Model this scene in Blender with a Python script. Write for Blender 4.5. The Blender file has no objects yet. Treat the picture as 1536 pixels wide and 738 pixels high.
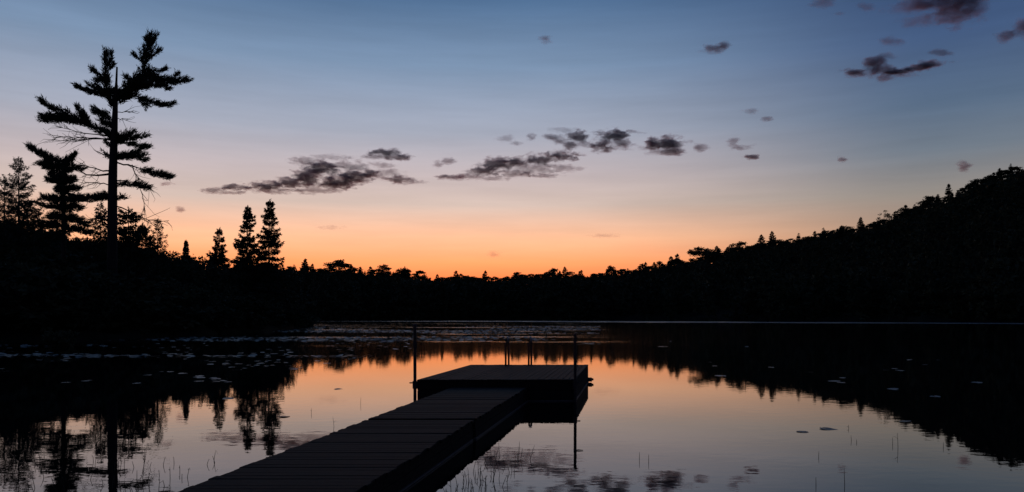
import bpy, math, random
import numpy as np
from mathutils import Vector, noise as mnoise

# ------------------------------------------------------------------ camera
F = 1109.0            # focal length in pixels of the 1536 wide photograph
HOR = 470.0           # horizon row
EYE = 2.0             # eye height over the water
sc = bpy.context.scene
C = sc.collection
cam_d = bpy.data.cameras.new("camera")
cam = bpy.data.objects.new("camera", cam_d)
C.objects.link(cam)
cam.location = (0, 0, EYE)
cam.rotation_euler = (math.radians(90), 0, 0)
cam_d.sensor_width = 36.0
cam_d.lens = 36.0 * F / 1536.0
cam_d.shift_y = (HOR - 369.0) / 1536.0
cam_d.clip_start = 0.05
cam_d.clip_end = 40000
sc.camera = cam

sc.view_settings.view_transform = 'Standard'
sc.view_settings.look = 'None'
sc.view_settings.exposure = 0.0
sc.view_settings.gamma = 1.0
sc.cycles.volume_bounces = 0
sc.cycles.max_bounces = 6
sc.cycles.caustics_reflective = False
sc.cycles.caustics_refractive = False


def lin(c):
    return tuple(((v / 255.0) / 12.92 if v / 255.0 <= 0.04045 else ((v / 255.0 + 0.055) / 1.055) ** 2.4) for v in c)


# ------------------------------------------------------------------ dusk sky
world = bpy.data.worlds.new("World")
sc.world = world
world.use_nodes = True
nt = world.node_tree
nt.nodes.clear()
N = nt.nodes.new
L = nt.links.new


def ramp_node(stops):
    r = N('ShaderNodeValToRGB')
    r.color_ramp.interpolation = 'LINEAR'
    e = r.color_ramp.elements
    while len(e) > 1:
        e.remove(e[-1])
    e[0].position = stops[0][0]
    e[0].color = (*lin(stops[0][1]), 1)
    for p, c in stops[1:]:
        k = e.new(p)
        k.color = (*lin(c), 1)
    return r


def wmath(op, a, b=None, clamp=False):
    m = N('ShaderNodeMath')
    m.operation = op
    m.use_clamp = clamp
    for i, v in enumerate((a, b)):
        if v is None:
            continue
        if isinstance(v, (int, float)):
            m.inputs[i].default_value = v
        else:
            L(v, m.inputs[i])
    return m.outputs[0]


GLOW_AZ = math.atan((450 - 768) / F)
tc = N('ShaderNodeTexCoord')
sep = N('ShaderNodeSeparateXYZ')
L(tc.outputs['Generated'], sep.inputs[0])
el = wmath('MAXIMUM', sep.outputs['Z'], 0.0)
hx = wmath('MULTIPLY', sep.outputs['X'], math.sin(GLOW_AZ))
hy = wmath('MULTIPLY', sep.outputs['Y'], math.cos(GLOW_AZ))
dot = wmath('ADD', hx, hy)
hl = wmath('SQRT', wmath('ADD', wmath('MULTIPLY', sep.outputs['X'], sep.outputs['X']),
                         wmath('ADD', wmath('MULTIPLY', sep.outputs['Y'], sep.outputs['Y']), 1e-6)))
cosaz = wmath('DIVIDE', dot, hl)
glow = ramp_node([(0.0, (268, 96, 44)), (0.044, (278, 138, 76)), (0.068, (280, 174, 110)), (0.100, (268, 200, 156)),
                  (0.144, (218, 194, 182)), (0.186, (200, 186, 188)), (0.236, (169, 174, 190)), (0.316, (126, 149, 178)),
                  (0.39, (83, 114, 151)), (0.6, (46, 70, 112)), (1.0, (24, 40, 74))])
side = ramp_node([(0.0, (186, 96, 66)), (0.055, (200, 130, 100)), (0.09, (176, 142, 118)), (0.14, (148, 140, 133)),
                  (0.19, (114, 125, 138)), (0.24, (90, 110, 135)), (0.31, (69, 92, 129)), (0.39, (48, 72, 112)),
                  (0.6, (32, 51, 90)), (1.0, (22, 37, 68))])
back = ramp_node([(0.0, (62, 62, 84)), (0.15, (72, 70, 94)), (0.3, (50, 60, 92)), (0.6, (30, 44, 78)), (1.0, (22, 36, 66))])
for r in (glow, side, back):
    L(el, r.inputs[0])


def mapr(val, a, b):
    m = N('ShaderNodeMapRange')
    m.interpolation_type = 'SMOOTHSTEP'
    m.inputs[1].default_value = a
    m.inputs[2].default_value = b
    L(val, m.inputs[0])
    return m.outputs[0]


def mixc(f, a, b):
    m = N('ShaderNodeMix')
    m.data_type = 'RGBA'
    L(f, m.inputs[0])
    L(a, m.inputs[6])
    L(b, m.inputs[7])
    return m.outputs[2]


m1 = mixc(mapr(cosaz, 0.985, 0.69), glow.outputs[0], side.outputs[0])
m2 = mixc(mapr(cosaz, 0.68, -0.3), m1, back.outputs[0])
# faint thin veils of high cloud, drawn out along the horizon
vm = N('ShaderNodeMapping')
vm.inputs['Scale'].default_value = (2.2, 2.2, 26.0)
vm.inputs['Rotation'].default_value = (0.05, -0.03, 0.0)
L(tc.outputs['Generated'], vm.inputs[0])
vn = N('ShaderNodeTexNoise')
vn.inputs['Scale'].default_value = 1.6
vn.inputs['Detail'].default_value = 6.0
vn.inputs['Roughness'].default_value = 0.6
L(vm.outputs[0], vn.inputs['Vector'])
veil = N('ShaderNodeMapRange')
veil.inputs[1].default_value = 0.3
veil.inputs[2].default_value = 0.7
veil.inputs[3].default_value = 0.93
veil.inputs[4].default_value = 1.06
L(vn.outputs['Fac'], veil.inputs[0])
vs = N('ShaderNodeVectorMath')
vs.operation = 'SCALE'
L(m2, vs.inputs[0])
L(veil.outputs[0], vs.inputs['Scale'])
m2 = vs.outputs[0]
bg = N('ShaderNodeBackground')
bg.inputs['Strength'].default_value = 1.0
L(m2, bg.inputs['Color'])
out = N('ShaderNodeOutputWorld')
L(bg.outputs[0], out.inputs['Surface'])

# the sun has just set behind the far trees; only the clouds still catch it
SUN_EL = math.radians(-1.0)
sun_d = bpy.data.lights.new("sun", 'SUN')
sun_d.energy = 0.22
sun_d.angle = math.radians(0.5)
sun_d.color = (1.0, 0.36, 0.24)
sun = bpy.data.objects.new("sun", sun_d)
C.objects.link(sun)
sd = Vector((math.sin(GLOW_AZ) * math.cos(SUN_EL), math.cos(GLOW_AZ) * math.cos(SUN_EL), math.sin(SUN_EL)))
sun.rotation_euler = sd.to_track_quat('Z', 'Y').to_euler()
sun.location = (0, 0, 50)

# ------------------------------------------------------------------ helpers
rng = np.random.default_rng(7)
random.seed(7)


def tag(o, label=None, cat=None, group=None, kind=None):
    if label:
        o['label'] = label
    if cat:
        o['category'] = cat
    if group:
        o['group'] = group
    if kind:
        o['kind'] = kind
    return o


def mesh_np(name, V, Fc, smooth=False):
    """V (n,3), Fc list of arrays, each (m,k) with the same k"""
    me = bpy.data.meshes.new(name)
    V = np.asarray(V, dtype=np.float32)
    me.vertices.add(len(V))
    me.vertices.foreach_set("co", V.ravel())
    loops = np.concatenate([f.ravel() for f in Fc]).astype(np.int32)
    tot = np.concatenate([np.full(len(f), f.shape[1], dtype=np.int32) for f in Fc])
    start = np.concatenate([[0], np.cumsum(tot)[:-1]]).astype(np.int32)
    me.loops.add(len(loops))
    me.loops.foreach_set("vertex_index", loops)
    me.polygons.add(len(tot))
    me.polygons.foreach_set("loop_start", start)
    me.polygons.foreach_set("loop_total", tot)
    if smooth:
        me.polygons.foreach_set("use_smooth", np.ones(len(tot), dtype=bool))
    me.update(calc_edges=True)
    return me


class MB:
    """collects boxes, tubes and free faces into one mesh"""

    def __init__(self):
        self.v = []
        self.q = []
        self.n = 0

    def add(self, V, faces):
        self.v.extend([tuple(p) for p in V])
        for f in faces:
            self.q.append(tuple(i + self.n for i in f))
        self.n += len(V)

    def hexa(self, P):
        """eight corners: four bottom, four top (same winding)"""
        self.add(P, [(3, 2, 1, 0), (4, 5, 6, 7), (0, 1, 5, 4), (1, 2, 6, 5), (2, 3, 7, 6), (3, 0, 4, 7)])

    def box(self, x0, x1, y0, y1, z0, z1):
        self.hexa([(x0, y0, z0), (x1, y0, z0), (x1, y1, z0), (x0, y1, z0), (x0, y0, z1), (x1, y0, z1), (x1, y1, z1), (x0, y1, z1)])

    def tube(self, pts, rad, n=8, cap=True):
        pts = [Vector(p) for p in pts]
        if not hasattr(rad, '__len__'):
            rad = [rad] * len(pts)
        rings = []
        ref = None
        for i, p in enumerate(pts):
            d = (pts[min(i + 1, len(pts) - 1)] - pts[max(i - 1, 0)])
            if d.length < 1e-9:
                d = Vector((0, 0, 1))
            d.normalize()
            if ref is None:
                ref = Vector((1, 0, 0)) if abs(d.x) < 0.8 else Vector((0, 1, 0))
            u = (ref - d * ref.dot(d)).normalized()
            ref = u
            w = d.cross(u)
            rings.append([p + (u * math.cos(2 * math.pi * k / n) + w * math.sin(2 * math.pi * k / n)) * rad[i] for k in range(n)])
        V = [p for r in rings for p in r]
        fs = []
        for i in range(len(rings) - 1):
            for k in range(n):
                a = i * n + k
                b = i * n + (k + 1) % n
                fs.append((a, b, b + n, a + n))
        if cap:
            fs.append(tuple(range(n - 1, -1, -1)))
            fs.append(tuple(range((len(rings) - 1) * n, len(rings) * n)))
        self.add(V, fs)

    def mesh(self, name, smooth=False):
        me = bpy.data.meshes.new(name)
        me.from_pydata(self.v, [], self.q)
        if smooth:
            for p in me.polygons:
                p.use_smooth = True
        me.update()
        return me

    def build(self, name, mat, parent=None, loc=None, smooth=False):
        return link(name, self.mesh(name, smooth), mat, parent, loc)


def link(name, me, mat, parent=None, loc=None):
    o = bpy.data.objects.new(name, me)
    C.objects.link(o)
    if mat and not me.materials:
        me.materials.append(mat)
    if parent:
        o.parent = parent
    if loc is not None:
        o.location = loc
    return o


def empty(name, loc=(0, 0, 0), label=None, cat=None, group=None):
    o = bpy.data.objects.new(name, None)
    C.objects.link(o)
    o.location = loc
    o.empty_display_size = 0.2
    return tag(o, label, cat, group)


# ------------------------------------------------------------------ materials
def new_mat(name):
    m = bpy.data.materials.new(name)
    m.use_nodes = True
    t = m.node_tree
    return m, t, t.nodes['Principled BSDF']


def noisy_mat(name, c0, c1, scale, rough, stretch=(1, 1, 1), bump=0.0, detail=4, coord='Object', perobj=0.0):
    m, t, b = new_mat(name)
    tcn = t.nodes.new('ShaderNodeTexCoord')
    mp = t.nodes.new('ShaderNodeMapping')
    mp.inputs['Scale'].default_value = stretch
    no = t.nodes.new('ShaderNodeTexNoise')
    no.inputs['Scale'].default_value = scale
    no.inputs['Detail'].default_value = detail
    cr = t.nodes.new('ShaderNodeValToRGB')
    cr.color_ramp.elements[0].color = (*c0, 1)
    cr.color_ramp.elements[0].position = 0.3
    cr.color_ramp.elements[1].color = (*c1, 1)
    cr.color_ramp.elements[1].position = 0.7
    t.links.new(tcn.outputs[coord], mp.inputs[0])
    t.links.new(mp.outputs[0], no.inputs['Vector'])
    t.links.new(no.outputs['Fac'], cr.inputs[0])
    colout = cr.outputs[0]
    if perobj:
        oi = t.nodes.new('ShaderNodeObjectInfo')
        mr = t.nodes.new('ShaderNodeMapRange')
        mr.inputs[3].default_value = 1 - perobj
        mr.inputs[4].default_value = 1 + perobj
        t.links.new(oi.outputs['Random'], mr.inputs[0])
        mx = t.nodes.new('ShaderNodeVectorMath')
        mx.operation = 'SCALE'
        t.links.new(colout, mx.inputs[0])
        t.links.new(mr.outputs[0], mx.inputs['Scale'])
        colout = mx.outputs[0]
    t.links.new(colout, b.inputs['Base Color'])
    b.inputs['Roughness'].default_value = rough
    if bump:
        bp = t.nodes.new('ShaderNodeBump')
        bp.inputs['Strength'].default_value = bump
        bp.inputs['Distance'].default_value = 0.01
        t.links.new(no.outputs['Fac'], bp.inputs['Height'])
        t.links.new(bp.outputs[0], b.inputs['Normal'])
    return m


M_needle = noisy_mat('needles', (0.030, 0.042, 0.026), (0.050, 0.066, 0.040), 0.6, 0.8)
M_leaf = noisy_mat('leaves', (0.034, 0.048, 0.026), (0.058, 0.076, 0.040), 0.5, 0.8)
for m_ in (M_needle, M_leaf):
    m_.node_tree.nodes['Principled BSDF'].inputs['Specular IOR Level'].default_value = 0.1
M_bark = noisy_mat('bark', (0.012, 0.009, 0.007), (0.034, 0.026, 0.021), 3.0, 0.9, (1, 1, 0.2), 0.6)
M_ground = noisy_mat('forest_floor', (0.012, 0.014, 0.008), (0.03, 0.028, 0.018), 0.4, 0.95)
M_ground.node_tree.nodes['Principled BSDF'].inputs['Specular IOR Level'].default_value = 0.05
M_plank = noisy_mat('weathered_plank', (0.008, 0.0069, 0.0057), (0.021, 0.018, 0.015), 7.0, 0.75, (1, 18, 10), 0.5, 6, 'Object', 0.18)
M_plank_l = noisy_mat('weathered_board', (0.015, 0.0128, 0.0108), (0.032, 0.028, 0.0235), 7.0, 0.75, (18, 1, 10), 0.5, 6, 'Object', 0.3)
M_frame = noisy_mat('wet_lumber', (0.010, 0.009, 0.008), (0.026, 0.022, 0.019), 5.0, 0.8, (6, 1, 8), 0.4, 6)
M_strip = noisy_mat('pale_strip', (0.07, 0.068, 0.065), (0.13, 0.125, 0.12), 4.0, 0.6)  # pale colour stands in for the bright reflected line at the waterline
M_float = noisy_mat('black_float', (0.010, 0.010, 0.011), (0.02, 0.02, 0.022), 2.0, 0.6)
M_steel = noisy_mat('galvanised_steel', (0.10, 0.10, 0.105), (0.2, 0.2, 0.21), 12.0, 0.45)
M_steel.node_tree.nodes['Principled BSDF'].inputs['Metallic'].default_value = 0.8
M_rust = noisy_mat('rusty_pipe', (0.02, 0.014, 0.012), (0.05, 0.035, 0.03), 9.0, 0.7)
for m_ in (M_plank, M_plank_l, M_frame):
    m_.node_tree.nodes['Principled BSDF'].inputs['Specular IOR Level'].default_value = 0.1
M_bright = noisy_mat('bright_rail', (0.09, 0.09, 0.092), (0.14, 0.14, 0.143), 12.0, 0.3)
M_bright.node_tree.nodes['Principled BSDF'].inputs['Metallic'].default_value = 1.0
M_reed = noisy_mat('reed', (0.02, 0.024, 0.012), (0.04, 0.045, 0.02), 6.0, 0.7)
M_pad = noisy_mat('lily_leaf', (0.045, 0.058, 0.040), (0.075, 0.090, 0.062), 5.0, 0.42, perobj=0.3)
M_twig = noisy_mat('wet_driftwood', (0.02, 0.016, 0.013), (0.045, 0.036, 0.03), 8.0, 0.6)

# ---- water: dark clear lake, calm near the dock, wind ruffled lanes far out
M_water, t, b = new_mat('lake_water')
b.inputs['Base Color'].default_value = (0.004, 0.005, 0.005, 1)
b.inputs['IOR'].default_value = 1.48
b.inputs['Roughness'].default_value = 0.0
geo = t.nodes.new('ShaderNodeNewGeometry')
sp = t.nodes.new('ShaderNodeSeparateXYZ')
t.links.new(geo.outputs['Position'], sp.inputs[0])


def tn(kind, **kw):
    n = t.nodes.new(kind)
    for k, v in kw.items():
        setattr(n, k, v)
    return n


def tmath(op, a, b2=None, clamp=False):
    m = tn('ShaderNodeMath', operation=op, use_clamp=clamp)
    for i, v in enumerate((a, b2)):
        if v is None:
            continue
        if isinstance(v, (int, float)):
            m.inputs[i].default_value = v
        else:
            t.links.new(v, m.inputs[i])
    return m.outputs[0]


def trange(v, a, b2, c=0.0, d=1.0, smooth=True):
    m = tn('ShaderNodeMapRange')
    m.interpolation_type = 'SMOOTHSTEP' if smooth else 'LINEAR'
    m.inputs[1].default_value = a
    m.inputs[2].default_value = b2
    m.inputs[3].default_value = c
    m.inputs[4].default_value = d
    t.links.new(v, m.inputs[0])
    return m.outputs[0]


def tnoise(scale3, detail=3.0, rough=0.5):
    mp = tn('ShaderNodeMapping')
    mp.inputs['Scale'].default_value = scale3
    t.links.new(geo.outputs['Position'], mp.inputs[0])
    n = tn('ShaderNodeTexNoise')
    n.inputs['Scale'].default_value = 1.0
    n.inputs['Detail'].default_value = detail
    n.inputs['Roughness'].default_value = rough
    t.links.new(mp.outputs[0], n.inputs['Vector'])
    return n.outputs['Fac']


rip1 = tnoise((2.6, 4.2, 1), 2.5)
hgt = rip1
amp = trange(sp.outputs['Y'], 9.0, 45.0, 0.0009, 0.0007)
bp = tn('ShaderNodeBump')
bp.inputs['Strength'].default_value = 1.0
bp.inputs['Distance'].default_value = 1.0
bp.inputs['Filter Width'].default_value = 0.05
t.links.new(tmath('MULTIPLY', hgt, amp), bp.inputs['Height'])
t.links.new(bp.outputs[0], b.inputs['Normal'])
# cat's paws: streaks of breeze on the open water left of the middle
lane = tnoise((0.035, 0.15, 1), 5.0, 0.65)
fine = tnoise((0.25, 1.6, 1), 3.0, 0.6)
zone = tmath('MULTIPLY', trange(sp.outputs['Y'], 42, 62), trange(sp.outputs['Y'], 170, 110))
zone = tmath('MULTIPLY', zone, trange(tmath('SUBTRACT', sp.outputs['X'], tmath('MULTIPLY', sp.outputs['Y'], 0.09)), 6, -4))
z1 = tmath('MULTIPLY', zone, tmath('MULTIPLY', trange(lane, 0.53, 0.66), trange(fine, 0.42, 0.66)))
# one breeze line just off the far shore
off = tmath('ADD', tmath('ADD', sp.outputs['Y'], tmath('MULTIPLY', tmath('SUBTRACT', tnoise((0.02, 0.05, 1), 3.0), 0.5), 22.0)), tmath('MULTIPLY', tmath('MAXIMUM', sp.outputs['X'], 0), 0.42))
z2 = tmath('MULTIPLY', trange(off, 172, 182), trange(off, 206, 190))
z2 = tmath('MULTIPLY', z2, trange(tnoise((0.012, 0.1, 1), 3.0), 0.30, 0.55))
z2 = tmath('MULTIPLY', z2, trange(sp.outputs['X'], -60, 10, 0.12, 1.0))
ruf = tmath('MAXIMUM', z1, z2)
calm = trange(sp.outputs['Y'], 9.0, 60.0, 0.012, 0.045)
t.links.new(tmath('ADD', calm, tmath('MULTIPLY', ruf, 0.55)), b.inputs['Roughness'])

# ---- cloud volume: soft ragged puffs
M_cloud = bpy.data.materials.new('cloud')
M_cloud.use_nodes = True
t = M_cloud.node_tree
t.nodes.clear()
tco = tn('ShaderNodeTexCoord')
geo = tn('ShaderNodeNewGeometry')
ln = tn('ShaderNodeVectorMath', operation='LENGTH')
t.links.new(tco.outputs['Object'], ln.inputs[0])
oi = tn('ShaderNodeObjectInfo')
n1 = tnoise((1 / 85.0, 1 / 120.0, 1 / 34.0), 7.0, 0.74)
fall = trange(ln.outputs['Value'], 1.0, 0.15, 0.0, 1.0, False)
dens = tmath('ADD', tmath('MULTIPLY', fall, 0.42), tmath('SUBTRACT', n1, 0.68))
dens = tmath('MULTIPLY', dens, 5.0, True)
oc = tn('ShaderNodeSeparateColor')
t.links.new(oi.outputs['Color'], oc.inputs[0])
dens = tmath('MULTIPLY', dens, oc.outputs[0])
pv = tn('ShaderNodeVolumePrincipled')
pv.inputs['Color'].default_value = (0.74, 0.72, 0.82, 1)
pv.inputs['Anisotropy'].default_value = 0.2
t.links.new(tmath('MULTIPLY', dens, 0.030), pv.inputs['Density'])
ov = tn('ShaderNodeOutputMaterial')
t.links.new(pv.outputs[0], ov.inputs['Volume'])
M_cloud.cycles.volume_step_rate = 0.35
sc.cycles.volume_step_rate = 1.0
sc.cycles.volume_max_steps = 256

# ------------------------------------------------------------------ lie of the land
SKY = [(-3000, 300), (-1200, 300), (-400, 315), (-100, 322), (0, 330), (60, 345), (120, 352), (180, 356), (215, 362), (250, 374), (280, 384), (320, 390),
       (370, 392), (420, 395), (432, 398), (458, 398), (490, 400), (520, 400), (560, 402), (590, 410), (604, 404), (638, 413), (665, 414),
       (690, 411), (720, 413), (740, 414), (770, 413), (790, 411), (820, 407), (850, 405), (872, 409), (900, 409), (917, 401), (948, 403),
       (985, 392), (1016, 386), (1041, 391), (1065, 376), (1098, 370), (1128, 366), (1158, 357), (1186, 358), (1216, 351), (1243, 343),
       (1282, 341), (1300, 337), (1333, 325), (1355, 313), (1392, 296), (1432, 288), (1470, 268), (1507, 252), (1536, 247), (1700, 225),
       (2000, 230), (2600, 300), (4000, 380)]
SX = np.array([p[0] for p in SKY], float)
SY = np.array([p[1] for p in SKY], float)


def sky_y(px):
    return np.interp(px, SX, SY)


KX = np.arange(-3000, 4001, 10.0)
_w = np.ones(7) / 7
SMO = np.convolve(np.pad(sky_y(KX), 3, mode='edge'), _w, mode='valid')


def shore_near(px):
    return np.interp(px, [-3000, -1000, -300, 0, 100, 200, 300, 400, 450, 485], [30, 36, 47, 52, 54, 58, 66, 82, 98, 120])


def shore_far(px):
    px = np.asarray(px, float)
    return 5.0 * np.sin(px * 0.021) + 3.5 * np.sin(px * 0.057 + 1.0) + 2.0 * np.sin(px * 0.131) + np.interp(px, [-3000, 380, 480, 700, 900, 1100, 1300, 1536, 2000, 2800, 4000], [260, 262, 250, 262, 250, 222, 196, 172, 120, 60, 25])


def ridge_far(px):
    return np.interp(px, [-3000, 380, 600, 900, 1100, 1536, 2500, 4000], [560, 640, 660, 640, 590, 500, 420, 320])


def sm(a, b, x):
    q = np.clip((x - a) / (b - a), 0, 1)
    return q * q * (3 - 2 * q)


def near_land(px, Y):
    s = shore_near(px)
    base = -1.5 + 2.2 * sm(s - 4, s + 4, Y)
    hill = np.maximum(EYE + (HOR - np.interp(px, KX, SMO)) * (s + 46 - 24 * sm(260, 340, px)) / F - 5.0 - 0.7, 0)
    hill = hill * (1 - sm(405, 445, px))
    h = base + hill * sm(s + 6, s + 48 - 26 * sm(260, 340, px), Y)
    q = 1 - sm(430, 490, px)
    back = sm(s + 40, s + 75, Y) * sm(405, 450, px)
    h = (h + 1.5) * np.where(px > 430, q, 1) * (1 - back) - 1.5
    return h


def far_land(px, Y):
    s = shore_far(px)
    r = ridge_far(px)
    top = EYE + (HOR - np.interp(px, KX, SMO)) * r / F - 11.0
    top = np.where(px < 420, np.minimum(top, 8.0 + 0 * px), top)
    top = np.maximum(top, 2.0)
    h = -1.5 + 2.4 * sm(s - 4, s + 5, Y) + (top - 0.9) * sm(s, r, Y) ** 0.85
    return h - (top - 6.0) * 0.7 * sm(r + 60, 1600, Y)


def ground(x, y):
    x = np.asarray(x, float)
    y = np.asarray(y, float)
    d = np.hypot(x, y)
    th = np.arctan2(x, y)
    thc = np.clip(th, math.atan((-3000 - 768) / F), math.atan((4000 - 768) / F))
    px = 768 + F * np.tan(thc)
    Y = np.where(np.abs(th - thc) < 1e-6, y, d * np.cos(thc))
    h = np.maximum(near_land(px, Y), far_land(px, Y))
    bank = np.clip(0.18 * (2.4 - y), -1.5, 2.5)
    h = np.where(y < 12, np.maximum(np.where(d < 18, -1.5, h), bank), h)
    return np.maximum(h, -1.5)


def G(x, y):
    return float(ground(np.array([x]), np.array([y]))[0])


def at(px, Y, py=None):
    return ((px - 768.0) / F * Y, Y, EYE + (HOR - (py if py is not None else HOR)) * Y / F)


nth, nr = 720, 150
ths = np.concatenate([np.linspace(-math.pi, -0.75, 90, endpoint=False), np.linspace(-0.75, 0.75, nth - 180, endpoint=False),
                      np.linspace(0.75, math.pi, 90, endpoint=False)])
rs = np.concatenate([[0.5, 1.5, 3, 5, 8, 12, 18, 25, 32], np.geomspace(38, 760, nr - 21), np.geomspace(820, 9000, 12)])
TH, RR = np.meshgrid(ths, rs, indexing='ij')
GX = RR * np.sin(TH)
GY = RR * np.cos(TH)
GZ = ground(GX.ravel(), GY.ravel()).reshape(GX.shape)
GZ = GZ + np.where(GZ > 0.4, 0.35 * np.sin(GX * 0.9 + 1.3 * np.sin(GY * 0.31)) * np.sin(GY * 0.7 + GX * 0.2), 0)
V = np.stack([GX, GY, GZ], -1).reshape(-1, 3)
V = np.vstack([V, [[0, 0, G(0, 0)]]])
n_t, n_r = GX.shape
ii, jj = np.meshgrid(np.arange(n_t), np.arange(n_r - 1), indexing='ij')
i2 = (ii + 1) % n_t
quads = np.stack([ii * n_r + jj, ii * n_r + jj + 1, i2 * n_r + jj + 1, i2 * n_r + jj], -1).reshape(-1, 4)[:, ::-1]
ctr = len(V) - 1
fan = np.stack([np.full(n_t, ctr), (np.arange(n_t) + 1) % n_t * n_r, np.arange(n_t) * n_r], -1)
g = link('ground', mesh_np('ground', V, [quads, fan], True), M_ground)
tag(g, kind='structure')

wm = MB()
wm.add([(-420, -6, 0), (420, -6, 0), (420, 400, 0), (-420, 400, 0)], [(0, 1, 2, 3)])
tag(wm.build('lake_water', M_water), kind='structure')

# ------------------------------------------------------------------ trees
def blades(cen, direc, ln_, wd, r):
    """one triangle per blade, random roll about its direction"""
    n = len(cen)
    d = direc / (np.linalg.norm(direc, axis=1, keepdims=True) + 1e-9)
    rv = r.normal(size=(n, 3))
    s = np.cross(d, rv)
    s /= (np.linalg.norm(s, axis=1, keepdims=True) + 1e-9)
    ln_ = np.broadcast_to(ln_, (n,))[:, None]
    wd = np.broadcast_to(wd, (n,))[:, None]
    V_ = np.empty((n, 3, 3))
    V_[:, 0] = cen - s * wd * 0.5
    V_[:, 1] = cen + s * wd * 0.5
    V_[:, 2] = cen + d * ln_
    return V_.reshape(-1, 3)


def sticks(P0, P1, w):
    """thin three sided twigs between pairs of points"""
    n = len(P0)
    d = P1 - P0
    d /= (np.linalg.norm(d, axis=1, keepdims=True) + 1e-9)
    ref = np.where(np.abs(d[:, 2:3]) < 0.9, np.array([[0, 0, 1.0]]), np.array([[1.0, 0, 0]]))
    u = np.cross(d, ref)
    u /= (np.linalg.norm(u, axis=1, keepdims=True) + 1e-9)
    v = np.cross(d, u)
    w = np.broadcast_to(w, (n,))[:, None]
    V_ = np.empty((n, 4, 3))
    for k in range(3):
        a = 2 * math.pi * k / 3
        V_[:, k] = P0 + (u * math.cos(a) + v * math.sin(a)) * w
    V_[:, 3] = P1
    F_ = np.array([[0, 1, 3], [1, 2, 3], [2, 0, 3]])
    return V_.reshape(-1, 3), (np.arange(n)[:, None, None] * 4 + F_[None]).reshape(-1, 3)


def tri_mesh(name, bl, st=None):
    n = len(bl) // 3
    Vs = [bl]
    Fs = [np.arange(n * 3).reshape(-1, 3)]
    if st is not None and len(st[0]):
        Vs.append(st[0])
        Fs.append(st[1] + n * 3)
    return mesh_np(name, np.vstack(Vs), [np.vstack(Fs)])


def trunk_mesh(H, r0, r, lean=0.0, n=7, top=0.02, wob=0.15, limbs=()):
    mb = MB()
    k = 8
    ph = r.uniform(0, 6.28, 2)
    pts = [(lean * H * (i / k) ** 2 + wob * math.sin(ph[0] + 2.1 * i / k) * r0 * 2, wob * math.sin(ph[1] + 2.7 * i / k) * r0 * 2, -0.6 + (H + 0.6) * i / k) for i in range(k + 1)]
    rad = [r0 * (1.25 if i == 0 else 1.0) * (1 - i / k) + top for i in range(k + 1)]
    mb.tube(pts, rad, n)
    for (P, R_) in limbs:
        mb.tube(P, R_, 5)
    return mb.mesh('trunk', True)


def conifer(seed, H, R, nb=90, dens=26, droop=0.25, gap=0.15, blade=0.45, width=0.13, start=0.06, power=0.85, rag=0.35, lean=0.0, r0=None):
    """spruce or larch: whorls of drooping branches hung with needle sprays"""
    r = np.random.default_rng(seed)
    tz = np.sort(r.uniform(start, 0.985, nb))
    bl = []
    P0 = []
    P1 = []
    az0 = 0
    for q in tz:
        if r.random() < gap:
            continue
        az0 += 2.399 + r.normal(0, 0.35)
        Lb = R * (1 - q) ** power * (1 + rag * r.normal()) + 0.04 * R + 0.06
        Lb = max(Lb, 0.14)
        slope = 0.55 * (q - 0.45) - droop * (1 - q) + r.normal(0, 0.08)
        base = np.array([lean * H * q * q, 0, q * H])
        dirn = np.array([math.cos(az0), math.sin(az0), slope])
        tip = base + dirn * Lb
        tip[2] += 0.12 * Lb
        P0.append(base)
        P1.append(tip)
        m = max(int(dens * Lb * 0.9 + 5), 6)
        s = r.uniform(0.12, 1.02, m) ** 0.8
        c = base + (tip - base) * s[:, None]
        c[:, 2] -= 0.12 * Lb * np.sin(s * math.pi)
        lat = np.array([-math.sin(az0), math.cos(az0), 0])
        c += lat * (r.normal(0, 1, m) * (0.05 + 0.20 * Lb * (1.05 - s)))[:, None]
        c[:, 2] += r.normal(0, 0.05, m) - 0.10 * np.abs(r.normal(0, 1, m))
        dd = np.array([math.cos(az0), math.sin(az0), -0.25]) + r.normal(0, 0.65, (m, 3))
        dd[:, 2] -= 0.25
        k_ = 0.45 + 0.55 * (1 - q) ** 0.5
        bl.append(blades(c, dd, blade * k_ * r.uniform(0.6, 1.2, m), width, r))
    # leader
    m = 14
    c = np.stack([np.full(m, lean * H) + r.normal(0, 0.03, m), r.normal(0, 0.03, m), H * r.uniform(0.94, 1.0, m)], -1)
    bl.append(blades(c, r.normal(0, 0.5, (m, 3)) + [0, 0, 1], blade * 0.7, width, r))
    st = sticks(np.array(P0), np.array(P1), 0.018 * H / 12)
    return trunk_mesh(H, r0 or H * 0.011 + 0.03, r, lean), tri_mesh('crown', np.vstack(bl), st)


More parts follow.
